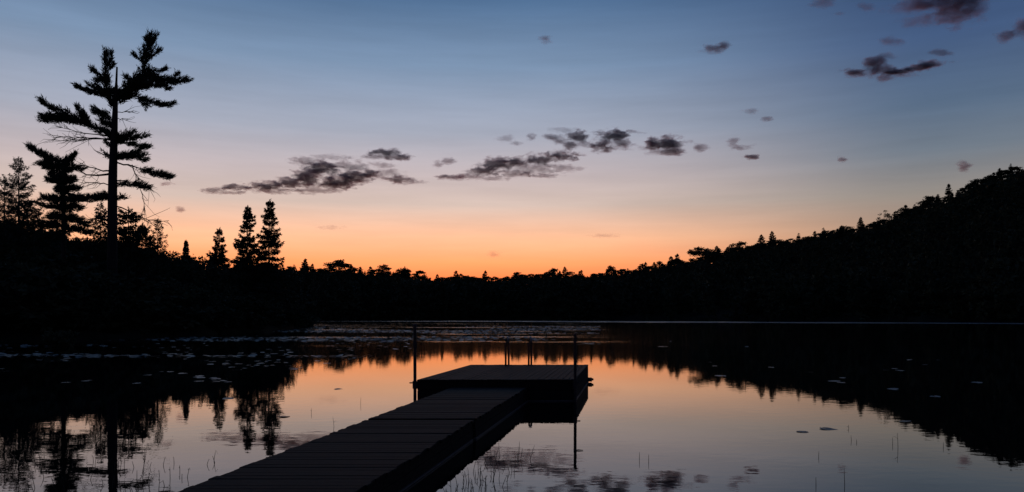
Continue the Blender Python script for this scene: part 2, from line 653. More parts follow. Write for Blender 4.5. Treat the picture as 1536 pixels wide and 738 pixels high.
def broadleaf(seed, H, R, nclump=34, leaves=70, size=0.42, low=0.18, flat=1.0, lean=0.0, spread=1.0):
    """maple or birch: clumps of leaves on forking limbs with gaps between"""
    r = np.random.default_rng(seed)
    bl = []
    limbs = []
    cz = H * (low + 1) / 2
    hz = H * (1 - low) / 2
    for i in range(nclump):
        v = r.normal(size=3)
        v /= np.linalg.norm(v)
        rad = r.uniform(0.45, 1.0) ** 0.6
        k = 1 - 0.25 * max(v[2], 0) - 0.15 * max(-v[2], 0)
        c = np.array([v[0] * R * rad * k * spread + lean * H * 0.5, v[1] * R * rad * k, cz + v[2] * hz * 0.88 * rad])
        cr = R * r.uniform(0.20, 0.40)
        nl = int(leaves * r.uniform(0.6, 1.3))
        p = r.normal(size=(nl, 3))
        p /= np.linalg.norm(p, axis=1, keepdims=True)
        p *= (r.uniform(0, 1, (nl, 1)) ** 0.45) * cr
        p[:, 2] *= 0.75 * flat
        bl.append(blades(c + p, r.normal(size=(nl, 3)) + p / cr * 0.9 + [0, 0, 0.15], size * r.uniform(0.6, 1.3, nl), size * 0.75, r))
        if i % 3 == 0:
            z0 = H * r.uniform(0.25, 0.6)
            limbs.append(([(0, 0, z0), tuple((np.array([0, 0, z0]) * 0.45 + c * 0.55) + [0, 0, -0.05 * H]), tuple(c)], [H * 0.007, H * 0.005, H * 0.002]))
    return trunk_mesh(H * 0.82, H * 0.012 + 0.03, r, lean, limbs=limbs), tri_mesh('crown', np.vstack(bl))


def tree(name, meshes, loc, label, cat='tree', group=None, mat=M_needle, sc_=(1, 1, 1), rz=0.0):
    o = empty(name, loc, label, cat, group)
    o.scale = sc_
    o.rotation_euler[2] = rz
    link('trunk', meshes[0], M_bark, o)
    link('crown', meshes[1], mat, o)
    return o


# ---- the great white pine, drawn branch by branch
PY = 70.0


def zp(zx, zy):
    """reading of the enlarged photograph to photo pixels"""
    return zx / 2.171, 30 + zy / 2.171


def pine_point(zx, zy, dy, X0, Y0):
    px, py = zp(zx, zy)
    p = at(px, Y0, py)
    return np.array([p[0] - X0[0], dy, p[2] - X0[2]])


def pine_tree(name, label, trunk_pts, trunk_r, branches, Y0, seed, mat=M_needle, fill=0.92, grow=1.0):
    r = np.random.default_rng(seed)
    bx, by = zp(*trunk_pts[0])
    b0 = at(bx, Y0)
    gz = G(b0[0], Y0)
    X0 = (b0[0], Y0, gz)
    root = empty(name, X0, label, 'tree')
    mb = MB()
    tp = [pine_point(a, b_, 0, X0, Y0) for a, b_ in trunk_pts]
    tp[0][2] = -0.5
    mb.tube(tp, trunk_r, 10)
    link('trunk', mb.mesh('trunk', True), M_bark, root)
    bl = []
    limb = MB()
    dead = MB()
    for br in branches:
        pts, rad, tuft, nt_ = br[0], br[1], br[2], br[3]
        dep = br[4] if len(br) > 4 else r.uniform(-1, 1)
        P = []
        acc = 0
        tot = sum(math.dist(pts[i], pts[i + 1]) for i in range(len(pts) - 1))
        for i, p in enumerate(pts):
            if i:
                acc += math.dist(pts[i - 1], p)
            P.append(pine_point(p[0], p[1], dep * acc / 2.171 * Y0 / F * 0.6, X0, Y0))
        P = np.array(P)
        # finer, slightly crooked path
        q = np.linspace(0, 1, 9)
        seg = np.concatenate([[0], np.cumsum(np.linalg.norm(np.diff(P, axis=0), axis=1))])
        seg /= seg[-1]
        Q = np.stack([np.interp(q, seg, P[:, k]) for k in range(3)], -1)
        Q[1:-1] += r.normal(0, 0.05, (7, 3))
        (limb if nt_ else dead).tube(Q, [rad * (1 - 0.8 * u) + 0.012 for u in q], 6)
        if nt_ == 0:
            # a dead branch carries bare twigs
            for k in range(int(4 + tot / 14)):
                s = r.uniform(0.3, 0.98)
                p0 = np.array([np.interp(s, q, Q[:, j]) for j in range(3)])
                dv = (Q[-1] - Q[0])
                dv = dv / np.linalg.norm(dv) + r.normal(0, 0.42, 3)
                dv[2] -= 0.12
                p1 = p0 + dv * r.uniform(0.3, 1.0) * (0.5 + tot / 220)
                p2 = p1 + (dv + r.normal(0, 0.5, 3)) * r.uniform(0.15, 0.5)
                dead.tube([p0, p1, p2], [0.022, 0.016, 0.010], 4)
            continue
        w0, w1 = tuft if hasattr(tuft, '__len__') else (tuft, tuft)
        ntw = int(nt_ * fill)
        for k in range(ntw):
            s = r.uniform(0.02, 1.0)
            p0 = np.array([np.interp(s, q, Q[:, j]) for j in range(3)])
            w = (w0 + (w1 - w0) * s) * grow / 2.171 * Y0 / F
            off = r.normal(size=3)
            off /= np.linalg.norm(off)
            off *= w * r.uniform(0.1, 1.0) ** 0.6
            off[2] *= 0.8
            dv = (Q[-1] - Q[0])
            dv /= np.linalg.norm(dv)
            c0 = p0 + off
            if r.random() < 0.4:
                limb.tube([p0, p0 * 0.5 + c0 * 0.5 + [0, 0, -0.04], c0], [0.03, 0.02, 0.012], 4, False)
            # a tuft: five-needle sprays pointing up and outward
            n_ = 22
            axis = dv * 0.8 + off / (w + 0.01) * 0.55 + np.array([0, 0, 0.40])
            axis = axis / np.linalg.norm(axis)
            dd = axis + r.normal(0, 0.42, (n_, 3))
            cc = c0 + r.normal(0, 0.07, (n_, 3)) + axis * r.uniform(-0.30, 0.25, (n_, 1))
            bl.append(blades(cc, dd, r.uniform(0.20, 0.42, n_), 0.075, r))
    link('crown', tri_mesh('crown', np.vstack(bl)), mat, root)
    link('limbs', limb.mesh('limbs', True), M_bark, root)
    if dead.n:
        link('bare_branches', dead.mesh('bare_branches', True), M_bark, root)
    return root


big = [
    # (points, limb radius, tuft half width (from, to), number of tufts)
    # right hand leader
    ([(379, 262), (412, 240), (446, 205), (468, 170)], 0.16, (18, 26), 80, 0.1),
    ([(468, 170), (474, 130), (481, 95), (490, 70), (512, 48)], 0.10, (24, 13), 95, 0.0),
    ([(486, 92), (480, 66), (472, 48)], 0.04, (8, 4), 14, 0.2),
    ([(492, 80), (492, 60), (490, 42)], 0.04, (7, 4), 12, -0.2),
    ([(478, 122), (500, 112), (518, 98)], 0.04, (9, 3), 14, 0.1),
    ([(472, 136), (455, 126), (440, 118)], 0.04, (9, 5), 14, -0.3),
    ([(468, 160), (500, 163), (540, 157)], 0.05, (11, 5), 22, 0.2),
    ([(470, 180), (520, 194), (556, 196), (580, 191), (602, 186)], 0.10, (17, 11), 85, 0.2),
    ([(562, 192), (577, 180), (580, 172)], 0.03, (8, 5), 10, 0.1),
    ([(550, 197), (565, 206), (572, 214)], 0.03, (7, 4), 8, 0.1),
    ([(430, 222), (480, 218), (520, 214), (548, 222), (560, 232)], 0.07, (20, 7), 60, -0.3),
    ([(400, 250), (440, 248), (490, 262), (530, 270), (558, 263)], 0.09, (14, 6), 70, 0.25),
    ([(450, 255), (475, 275), (488, 294)], 0.04, (12, 8), 20, -0.4),
    ([(440, 215), (420, 195), (400, 180)], 0.05, (14, 5), 30, 0.4),
    ([(395, 245), (440, 225), (500, 215)], 0.07, (28, 22), 100, -0.8),
    ([(395, 240), (430, 200), (470, 185)], 0.07, (22, 22), 70, 0.9),
    ([(452, 190), (470, 175), (490, 185)], 0.05, (24, 14), 40, 0.5),
    # left hand leader, beside the dead snag
    ([(371, 285), (358, 255), (350, 220), (350, 180), (352, 140), (350, 104)], 0.10, (14, 10), 70, -0.1),
    ([(352, 150), (342, 124), (336, 100)], 0.035, (7, 4), 14, 0.2),
    ([(352, 145), (360, 125), (366, 104)], 0.035, (7, 4), 14, -0.2),
    ([(352, 165), (366, 150), (375, 138)], 0.03, (7, 3), 10, 0.2),
    ([(350, 195), (325, 180), (308, 168), (298, 156)], 0.05, (13, 6), 30, 0.1),
    ([(350, 200), (330, 200), (318, 205)], 0.05, (16, 10), 26, -0.5),
    ([(352, 245), (320, 238), (285, 228), (262, 220), (242, 209)], 0.07, (17, 7), 75, 0.1),
    ([(350, 225), (362, 225), (380, 235)], 0.05, (20, 16), 40, 0.6),
    ([(345, 240), (320, 222), (300, 215)], 0.05, (14, 8), 30, -0.7),
    # long left bough
    ([(366, 372), (335, 358), (295, 342), (240, 325), (190, 318), (150, 322), (120, 318)], 0.13, (13, 12), 120, 0.15),
    ([(250, 322), (215, 300), (180, 290), (160, 280), (147, 264)], 0.05, (18, 5), 60, -0.3),
    ([(280, 335), (262, 312), (246, 290), (243, 276)], 0.05, (16, 5), 40, 0.4),
    ([(200, 318), (160, 312), (122, 308)], 0.05, (15, 9), 45, 0.4),
    ([(300, 342), (285, 322), (280, 300)], 0.05, (14, 8), 34, -0.5),
    ([(260, 330), (220, 325), (180, 325)], 0.05, (16, 14), 50, -0.9),
    ([(368, 345), (340, 310), (310, 298), (288, 288)], 0.07, (11, 9), 42, 0.3),
    ([(350, 305), (330, 300), (315, 296)], 0.04, (10, 8), 20, -0.4),
    ([(367, 350), (345, 335), (318, 325)], 0.06, (13, 9), 36, 0.6),
    ([(366, 385), (345, 370), (320, 362)], 0.05, (13, 9), 26, -0.6),
    ([(364, 410), (350, 400), (338, 400)], 0.04, (9, 7), 12, 0.5),
    # bare sweep of dead wood under it
    ([(363, 392), (320, 385), (260, 388), (205, 392), (165, 385)], 0.06, 0, 0, 0.1),
    ([(363, 380), (310, 374), (250, 366), (195, 352)], 0.05, 0, 0, -0.2),
    ([(362, 386), (300, 380), (230, 376), (150, 373)], 0.05, 0, 0, 0.3),
    ([(362, 450), (345, 438), (320, 434)], 0.04, 0, 0, 0.1),
    ([(361, 440), (350, 445), (330, 430)], 0.04, (6, 5), 7, 0.4),
    ([(378, 300), (400, 300), (432, 297)], 0.03, 0, 0, 0.1),
    ([(376, 322), (395, 322), (418, 326)], 0.03, 0, 0, -0.1),
    # right hand middle boughs
    ([(374, 388), (405, 372), (430, 362)], 0.06, (13, 7), 32, 0.2),
    ([(374, 392), (420, 386), (455, 382), (484, 376)], 0.07, (14, 6), 50, -0.1),
    ([(376, 395), (420, 400), (460, 402), (484, 404)], 0.05, (9, 6), 32, 0.5),
    ([(376, 445), (410, 438), (440, 424), (470, 412)], 0.06, (15, 8), 45, 0.2),
    ([(376, 440), (410, 448), (450, 452), (488, 462)], 0.06, (13, 9), 50, -0.4),
    ([(430, 440), (455, 440), (470, 436)], 0.04, (12, 8), 20, 0.6),
    # reaching lower right bough with a dead hanging limb
    ([(375, 462), (410, 470), (450, 480), (480, 492)], 0.08, 0, 0, 0.1),
    ([(462, 486), (495, 498), (530, 508), (560, 514)], 0.05, (9, 9), 46, 0.1),
    ([(500, 498), (520, 498), (545, 500)], 0.03, (6, 6), 12, 0.3),
    ([(430, 472), (446, 505), (455, 520)], 0.05, 0, 0, 0.0),
    ([(452, 515), (476, 535), (488, 555)], 0.03, 0, 0, 0.1),
    ([(450, 510), (455, 545), (463, 575), (476, 622)], 0.03, 0, 0, -0.1),
    ([(374, 520), (400, 524), (430, 530)], 0.07, 0, 0, 0.1),
    ([(385, 535), (415, 535), (450, 540), (485, 545)], 0.05, (13, 9), 52, 0.1),
    ([(372, 582), (392, 578), (416, 580)], 0.05, (6, 4), 14, 0.1),
    ([(372, 605), (420, 622), (460, 645), (492, 655), (545, 652)], 0.06, 0, 0, 0.1),
    # left lower boughs
    ([(362, 500), (320, 505), (280, 502), (240, 486)], 0.10, 0, 0, 0.1),
    ([(362, 492), (320, 486), (290, 478), (255, 475)], 0.07, 0, 0, -0.2),
    ([(362, 540), (330, 530), (290, 526), (262, 530)], 0.05, 0, 0, 0.2),
    ([(361, 575), (320, 578), (270, 582), (225, 578)], 0.10, (11, 15), 85, 0.1),
    ([(350, 572), (320, 568), (290, 572)], 0.05, (10, 10), 30, 0.6),
    ([(360, 640), (320, 640), (270, 655)], 0.05, 0, 0, 0.1),
    ([(360, 620), (325, 648), (285, 660)], 0.05, 0, 0, -0.3),
]
pine_tree('white_pine', 'tallest pine on the left shore, with a forked top and a dead snag between',
          [(365, 752), (366, 650), (367, 520), (370, 420), (373, 340), (377, 250), (379, 200), (381, 153)],
          [0.46, 0.43, 0.39, 0.34, 0.28, 0.19, 0.10, 0.075], big, PY, 11)

second = [
    ([(206, 560), (214, 510), (205, 475), (170, 452), (130, 438), (96, 412)], 0.09, (20, 6), 110, 0.0),
    ([(170, 452), (140, 462), (118, 468)], 0.04, (12, 5), 26, 0.3),
    ([(205, 480), (225, 460), (246, 437)], 0.05, (17, 7), 40, -0.2),
    ([(208, 490), (240, 478), (265, 482)], 0.05, (12, 5), 26, 0.4),
    ([(200, 478), (180, 478), (155, 480)], 0.05, (18, 10), 50, -0.6),
    ([(206, 520), (185, 500), (158, 500)], 0.05, (14, 9), 36, 0.4),
    ([(206, 530), (180, 520), (165, 522)], 0.05, (14, 8), 34, -0.5),
    ([(206, 530), (225, 518), (238, 520)], 0.05, (15, 7), 34, 0.3),
    ([(206, 555), (235, 545), (262, 552)], 0.05, (13, 6), 38, -0.3),
    ([(206, 560), (185, 550), (178, 552)], 0.05, (13, 8), 30, 0.5),
    ([(206, 592), (170, 580), (136, 578)], 0.06, (14, 7), 46, 0.1),
    ([(206, 590), (240, 582), (275, 584)], 0.06, (13, 10), 46, -0.2),
    ([(206, 612), (170, 604), (134, 604)], 0.06, (11, 6), 40, -0.4),
    ([(206, 612), (230, 606), (258, 616)], 0.06, (14, 8), 40, 0.3),
    ([(206, 640), (175, 636), (152, 640)], 0.06, (14, 7), 40, 0.2),
    ([(206, 645), (240, 646), (282, 668)], 0.06, (14, 8), 50, -0.1),
    ([(206, 668), (170, 665), (135, 672)], 0.06, (18, 12), 50, -0.3),
    ([(206, 680), (250, 680), (285, 690)], 0.06, (16, 8), 46, 0.4),
    ([(207, 700), (160, 700), (120, 705)], 0.06, (20, 14), 56, 0.2),
    ([(206, 540), (208, 600), (206, 690)], 0.05, (16, 30), 90, 0.0),
]
pine_tree('white_pine', 'smaller pine left of the tallest pine, its top bent over to the left',
          [(207, 770), (207, 690), (207, 600), (210, 540), (212, 508)], [0.22, 0.20, 0.16, 0.12, 0.09], second, 73.0, 12, fill=1.35, grow=1.22)


def place(name, gen, px, Y, top_py, label, mat=M_needle, group=None, cat='tree', args=None, rz=0.0):
    """a tree of its own height: its tip is at row top_py, its foot on the ground"""
    x, y, zt = at(px, Y, top_py)
    gz = G(x, y)
    H = zt - gz
    ms = gen(H=H, **(args or {}))
    return tree(name, ms, (x, y, gz), label, cat, group, mat, rz=rz)


LARCH = dict(nb=230, dens=46, droop=0.12, gap=0.1, blade=0.36, width=0.085, rag=0.45, power=0.8)
SPR = dict(lean=0.012, nb=240, dens=60, droop=0.40, gap=0.12, blade=0.44, width=0.14, rag=0.46, power=0.70)
place('larch', conifer, 28, 80, 235, 'thin wispy larch at the far left edge beside the bent pine', args=dict(seed=21, R=3.2, **LARCH))
place('larch', conifer, 6, 82, 266, 'shorter dark larch cut by the left picture edge', args=dict(seed=22, R=2.8, **{**LARCH, 'dens': 22}))
place('spruce', conifer, 40, 78, 300, 'squat dark spruce below the wispy larch at the left edge', args=dict(seed=23, R=4.2, **{**SPR, 'power': 0.8, 'dens': 22}))
place('spruce', conifer, 150, 76, 304, 'narrow spruce standing just left of the big pine trunk', args=dict(seed=24, R=1.9, **{**SPR, 'dens': 16}))
place('fir', conifer, 191, 74, 312, 'dense bushy fir just right of the big pine trunk', args=dict(seed=25, R=3.0, **{**SPR, 'dens': 56, 'nb': 190, 'gap': 0.05, 'power': 0.6}))
place('fir', conifer, 212, 77, 336, 'low dark fir leaning against the bushy fir right of the pine', args=dict(seed=26, R=2.6, **{**SPR, 'dens': 40, 'gap': 0.08}))
place('larch', conifer, 237, 80, 327, 'small feathery larch between the big pine and the low spire', args=dict(seed=27, R=2.0, **{**LARCH, 'nb': 140, 'dens': 40}))
place('spruce', conifer, 278, 85, 360, 'tiny pointed spruce spire alone on the left bank', args=dict(seed=28, R=1.5, **{**SPR, 'rag': 0.15, 'dens': 46, 'gap': 0.0, 'blade': 0.24, 'power': 1.15}))
place('spruce', conifer, 328, 95, 343, 'shortest of the three ragged spruces on the left point', args=dict(seed=29, R=1.75, **{**SPR, 'nb': 150}))
place('spruce', conifer, 370, 95, 309, 'middle ragged spruce of the three on the left point', args=dict(seed=30, R=1.95, **SPR))
place('spruce', conifer, 403, 95, 299, 'tallest and rightmost of the three ragged spruces on the left point', args=dict(seed=31, R=2.05, **{**SPR, 'dens': 56}))

# ---- bank trees and shrubs on the left, each standing by itself
def proto_set(kind, n, **kw):
    return [kind(seed=100 + i * 7 + len(str(kw)), **kw) for i in range(n)]


P_shrub = [broadleaf(300 + i, 5.0, 2.6, 26, 60, 0.34, 0.02) for i in range(5)]
P_leafy = [broadleaf(320 + i, 12.0, [4.2, 3.6, 4.8, 3.2, 4.0, 3.4][i], [36, 30, 44, 26, 40, 22][i], 60, 0.72, [0.05, 0.1, 0.02, 0.12, 0.04, 0.12][i]) for i in range(6)]
P_con = [conifer(340 + i, 13.0, [3.1, 2.5, 3.6, 2.1][i], 105, 26, 0.3, 0.08, 0.95, 0.36, 0.08, [0.75, 0.7, 0.85, 0.6][i], 0.35) for i in range(4)]


def stand(name, protos, px, Y, top_py, label, group, mat, cat='tree', H0=12.0, wmul=1.0, rr=random):
    x, y, zt = at(px, Y, top_py)
    gz = G(x, y)
    H = max(zt - gz, 2.5)
    s = H / H0
    w = s ** 0.6 * wmul * rr.uniform(0.85, 1.15)
    return tree(name, rr.choice(protos), (x, y, gz), label, cat, group, mat, (w, w, s), rr.uniform(0, 6.28))


def bank_words(kd, px):
    w = ('at the far left of the bank' if px < 60 else 'under the bent pine on the left bank' if px < 135 else 'at the foot of the tallest pine' if px < 215
         else 'on the bank between pine and lone spire' if px < 295 else 'under the three ragged spruces' if px < 425 else 'on the low tip of the left point')
    return kd + ' ' + w, kd + 's ' + w


n_ind = 0
px = -22.0
while px < 428:
    Y = shore_near(px) + (random.uniform(36, 50) if px < 275 else random.uniform(14, 26))
    top = float(sky_y(px)) + random.uniform(-3, 9)
    stand('shrub', P_shrub, px, Y, top, *bank_words('dark leafy shrub', px), M_leaf, 'shrub', 5.0)
    px += random.uniform(6, 11)
    n_ind += 1
# second, lower row at the water's edge
px = -15.0
while px < 470:
    Y = shore_near(px) + random.uniform(3, 9)
    top = HOR + (np.interp(px, [0, 300, 400, 440, 480], [-75, -40, -22, -6, 6])) + random.uniform(-8, 10)
    stand('shrub', P_shrub, px, Y, top, *bank_words('low waterside shrub', px), M_leaf, 'shrub', 5.0, 1.25)
    px += random.uniform(14, 22)

# ---- trees one can tell apart on the far shore
heroes = [  # px, Y, top, kind, label
    (458, 300, 388, 'c', 'small conifer tip rising right of the three left spruces'),
    (508, 300, 387, 'w', 'wide flat-topped tree standing proud of the far left treeline'),
    (575, 300, 396, 'l', 'leafy tree with a ragged shoulder in the far left treeline'),
    (604, 305, 401, 'l', 'round tree just left of the dip in the far treeline'),
    (630, 310, 404, 'l', 'low rounded tree above the left dock post'),
    (684, 310, 406, 'c', 'short conifer in the lowest stretch of far treeline'),
    (728, 310, 406, 'c', 'stub-topped conifer above the back of the swim platform'),
    (776, 310, 407, 'l', 'round bushy tree above the ladder rails in the far treeline'),
    (832, 310, 401, 'l', 'broad tree on the low hump right of centre'),
    (872, 310, 405, 'c', 'small conifer right of the low hump near the centre'),
    (917, 315, 398, 'l', 'round-crowned tree at the foot of the right hill'),
    (963, 320, 395, 'l', 'second round-crowned tree at the foot of the right hill'),
    (1016, 330, 381, 'c', 'pointed conifer among rounded trees low on the right hill'),
    (1053, 335, 368, 'w', 'spreading isolated tree crown low on the right hill'),
    (1075, 340, 369, 'c', 'slim conifer just right of the spreading crown on the hill'),
    (1098, 345, 364, 's', 'sparse see-through tree on the right hill'),
    (1113, 345, 361, 'l', 'full round tree right of the sparse see-through tree'),
    (1142, 350, 352, 'c', 'left one of two layered conifers midway up the right hill'),
    (1158, 350, 347, 'c', 'right one of two layered conifers midway up the right hill'),
    (1198, 360, 350, 'c', 'broad low conifer midway up the right hill'),
    (1269, 370, 337, 'l', 'dense dark tree beside the tall conifer on the right hill'),
    (1291, 365, 326, 'c', 'tall dark conifer standing above its neighbours on the right hill'),
    (1326, 380, 314, 's', 'thin open-topped tree high on the right hill'),
    (1355, 385, 311, 'l', 'steep-sided leafy tree where the right hill rises'),
    (1392, 390, 293, 'l', 'rounded tree on the shoulder of the right hill'),
    (1423, 380, 276, 'c', 'lone conifer tip near the top of the right hill'),
    (1470, 400, 266, 'l', 'leafy tree under the summit of the right hill'),
]
P_sparse = [broadleaf(360 + i, 12.0, 3.6, 22, 30, 0.6, 0.2) for i in range(2)]
P_wide = [broadleaf(370, 12.0, 5.0, 44, 60, 0.7, 0.02, 0.9, spread=1.15), broadleaf(371, 12.0, 4.4, 40, 56, 0.7, 0.02, 0.9, 0.1, 1.1)]
hr = random.Random(5)
for (px, Y, top, k, lab) in heroes:
    pr = {'c': P_con, 'l': P_leafy, 's': P_sparse, 'w': P_wide}[k]
    Y = float(ridge_far(px)) * (0.93 if px < 900 else 0.90)
    H0 = 13.0 if k == 'c' else 12.0
    o = stand('conifer' if k == 'c' else 'broadleaf_tree', pr, px, Y, top, lab, None, M_needle if k == 'c' else M_leaf, 'tree', H0, 1.5 if k != 'c' else 1.25, hr)

# ---- the rest of the skyline, one tree at a time
fr = random.Random(9)
px = 434.0
n_far = 0
STRETCH = [(540, 'in the far treeline just right of the left point'), (640, 'in the far treeline above the left dock post'),
           (760, 'in the lowest dip of the far treeline behind the platform'), (900, 'in the far treeline on the low hump right of centre'),
           (1060, 'at the foot of the right hill'), (1180, 'on the lower slope of the right hill'),
           (1310, 'midway up the right hill'), (1420, 'high on the right hill'), (9999, 'at the summit of the right hill')]
while px < 1575:
    Y = float(ridge_far(px)) * fr.uniform(0.84, 0.96)
    base = float(sky_y(px))
    top = base + abs(fr.gauss(0, 3.5)) - 0.5
    con = fr.random() < 0.33
    kd = 'pointed conifer' if con else 'rounded leafy tree'
    for lim_, where in STRETCH:
        if px < lim_:
            break
    lab, grp = kd + ' ' + where, kd + 's ' + where
    if con:
        stand('conifer', P_con, px, Y, top - fr.uniform(0, 5), lab, grp, M_needle, 'tree', 13.0, fr.uniform(1.0, 1.45), fr)
    else:
        stand('broadleaf_tree', P_leafy, px, Y, top, lab, grp, M_leaf, 'tree', 12.0, fr.uniform(1.25, 1.9), fr)
    px += fr.uniform(5, 9)
    n_far += 1

# ---- the wood below the skyline reads as one mass
def tri_of(me):
    n = len(me.vertices)
    v = np.empty(n * 3, np.float32)
    me.vertices.foreach_get('co', v)
    return v.reshape(-1, 3)


low = [broadleaf(400 + i, 12.0, 4.2, 16, 22, 1.15, 0.02)[1] for i in range(4)] + [conifer(420 + i, 12.5, 2.4, 40, 5, 0.3, 0.1, 1.5, 0.7, 0.04)[1] for i in range(2)]
lowV = []
for me in low:
    v = tri_of(me)
    f = np.empty(len(me.polygons) * 3, np.int32)
    me.polygons.foreach_get('vertices', f)
    lowV.append(v[f])          # unrolled triangles
wr = np.random.default_rng(77)


def wood(name, spots):
    acc = []
    for (x, y, hgt_) in spots:
        k = wr.integers(0, len(lowV))
        a = wr.uniform(0, 6.28)
        s = hgt_ / 12.0
        v = lowV[k].copy()
        c_, s_ = math.cos(a), math.sin(a)
        w = s ** 0.5 * wr.uniform(0.9, 1.2)
        acc.append(np.stack([(v[:, 0] * c_ - v[:, 1] * s_) * w + x, (v[:, 0] * s_ + v[:, 1] * c_) * w + y, v[:, 2] * s + G(x, y) - 0.3], -1))
    bl = np.vstack(acc)
    o = link(name, tri_mesh(name, bl), M_leaf)
    return tag(o, kind='stuff')


spots = []
tries = 0
while len(spots) < 2100 and tries < 30000:
    tries += 1
    px = wr.uniform(395, 1640)
    s0, r0 = float(shore_far(px)), float(ridge_far(px))
    Y = s0 - 1 + (r0 * 0.93 - s0) * wr.uniform(0, 1) ** (1.5 if px < 900 else 1.0)
    x, y, _ = at(px, Y)
    gz = G(x, y)
    lim = EYE + (HOR - (float(np.interp(px, KX, SMO)) + 8)) * Y / F - gz     # stays under the skyline
    if lim < 4:
        continue
    spots.append((x, y, min(lim, wr.uniform(9, 15))))
o = wood('far_wood', spots)
tag(o, 'dense dark wood covering the far shore and the right hill', 'wood')
spots = []
while len(spots) < 420:
    px = wr.uniform(-120, 455)
    s0 = float(shore_near(px))
    Y = s0 + wr.uniform(2, 45)
    x, y, _ = at(px, Y)
    gz = G(x, y)
    top_y = max(float(np.interp(px, KX, SMO)) + 8 + 46 * (1 - (Y - s0) / 45), HOR - 6 if px > 440 else 0)
    lim = EYE + (HOR - top_y) * Y / F - gz
    if lim < 0.8:
        continue
    spots.append((x, y, min(lim, wr.uniform(3.5, 7.5))))
o = wood('bank_undergrowth', spots)
tag(o, 'tangled dark undergrowth filling the left bank', 'undergrowth')

# ------------------------------------------------------------------ the dock
TAN = 204.0 / F
ZW = 0.33
ZP = 0.50
XR, XL = -2.75, -4.41           # walkway edges where the line of the dock crosses Y = 0


def wx(off, Y):
    return off + TAN * Y


dr = random.Random(3)


def walkway(name, label, y0, y1, zoff, dx, group=None):
    """crosswise planks on stringers, skirts down to the water, floats beneath"""
    root = empty(name, (wx((XL + XR) / 2, y0), y0, 0), label, 'walkway')
    ox, oy = root.location.x, root.location.y
    z1 = ZW + zoff

    def P(off, Y, z):
        return (wx(off + dx, Y) - ox, Y - oy, z)
    pw = 0.142
    n = int((y1 - y0) / pw)
    pitch = (y1 - y0) / n
    for k in range(n):
        a = y0 + k * pitch + 0.004
        b_ = a + pitch - dr.uniform(0.002, 0.0045)
        e0 = dr.uniform(-0.022, 0.022)
        e1 = dr.uniform(-0.022, 0.022)
        dz = dr.uniform(-0.003, 0.003)
        dz2 = dz + dr.uniform(-0.003, 0.003)
        mb = MB()
        c = 0.006
        cx = wx((XL + XR) / 2 + dx, (a + b_) / 2)
        q = lambda off, Y, z: (wx(off + dx, Y) - cx, Y - (a + b_) / 2, z)
        l, r_ = XL - 0.02 + e0, XR + 0.02 + e1
        zt = z1
        Pn = [q(l, a, zt - 0.036 + dz), q(r_, a, zt - 0.036 + dz2), q(r_, b_, zt - 0.036 + dz2), q(l, b_, zt - 0.036 + dz)]
        Pm = [q(l, a, zt - c + dz), q(r_, a, zt - c + dz2), q(r_, b_, zt - c + dz2), q(l, b_, zt - c + dz)]
        Pt = [q(l + c, a + c, zt + dz), q(r_ - c, a + c, zt + dz2), q(r_ - c, b_ - c, zt + dz2), q(l + c, b_ - c, zt + dz)]
        mb.add(Pn + Pm + Pt, [(3, 2, 1, 0), (0, 1, 5, 4), (1, 2, 6, 5), (2, 3, 7, 6), (3, 0, 4, 7),
                              (4, 5, 9, 8), (5, 6, 10, 9), (6, 7, 11, 10), (7, 4, 8, 11), (8, 9, 10, 11)])
        mb.build('plank', M_plank, root, (cx - ox, (a + b_) / 2 - oy, 0))
    # skirts and stringers
    for off, w in ((XL, 0.045), (XR, -0.045)):
        for nm, za, zb, ext in (('skirt_board', 0.165, z1 - 0.040, 0.0), ('skirt_board', 0.035, 0.157, 0.008)):
            o0 = off + (-ext if w > 0 else ext)
            mb = MB()
            lo, hi = min(o0, off + w), max(o0, off + w)
            mb.hexa([P(lo, y0, za), P(hi, y0, za), P(hi, y1, za), P(lo, y1, za), P(lo, y0, zb), P(hi, y0, zb), P(hi, y1, zb), P(lo, y1, zb)])
            mb.build(nm, M_frame, root)
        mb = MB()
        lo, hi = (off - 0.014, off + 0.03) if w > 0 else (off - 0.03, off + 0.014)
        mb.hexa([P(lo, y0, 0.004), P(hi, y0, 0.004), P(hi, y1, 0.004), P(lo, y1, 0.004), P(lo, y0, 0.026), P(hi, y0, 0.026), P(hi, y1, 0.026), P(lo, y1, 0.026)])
        mb.build('bright_waterline', M_strip, root)  # added strip, no real trim: bright line on the water painted pale
    for Y0_, Y1_ in ((y0, y0 + 0.045), (y1 - 0.045, y1)):
        mb = MB()
        mb.hexa([P(XL + 0.05, Y0_, 0.04), P(XR - 0.05, Y0_, 0.04), P(XR - 0.05, Y1_, 0.04), P(XL + 0.05, Y1_, 0.04),
                 P(XL + 0.05, Y0_, z1 - 0.042), P(XR - 0.05, Y0_, z1 - 0.042), P(XR - 0.05, Y1_, z1 - 0.042), P(XL + 0.05, Y1_, z1 - 0.042)])
        mb.build('end_beam', M_frame, root)
    mb = MB()
    k = y0 + 0.5
    while k + 1.4 < y1:
        mb.hexa([P(XL + 0.07, k, -0.25), P(XR - 0.07, k, -0.25), P(XR - 0.07, k + 1.4, -0.25), P(XL + 0.07, k + 1.4, -0.25),
                 P(XL + 0.07, k, 0.20), P(XR - 0.07, k, 0.20), P(XR - 0.07, k + 1.4, 0.20), P(XL + 0.07, k + 1.4, 0.20)])
        k += 2.0
    mb.build('floats', M_float, root)
    return root


JY = 11.65
walkway('dock_walkway', 'near length of the plank walkway, running out of the bottom of the picture', -1.2, JY - 0.03, -0.008, -0.01)
walkway('dock_walkway', 'far length of the plank walkway, between the joint and the swim platform', JY + 0.06, 16.85, 0.006, 0.015)

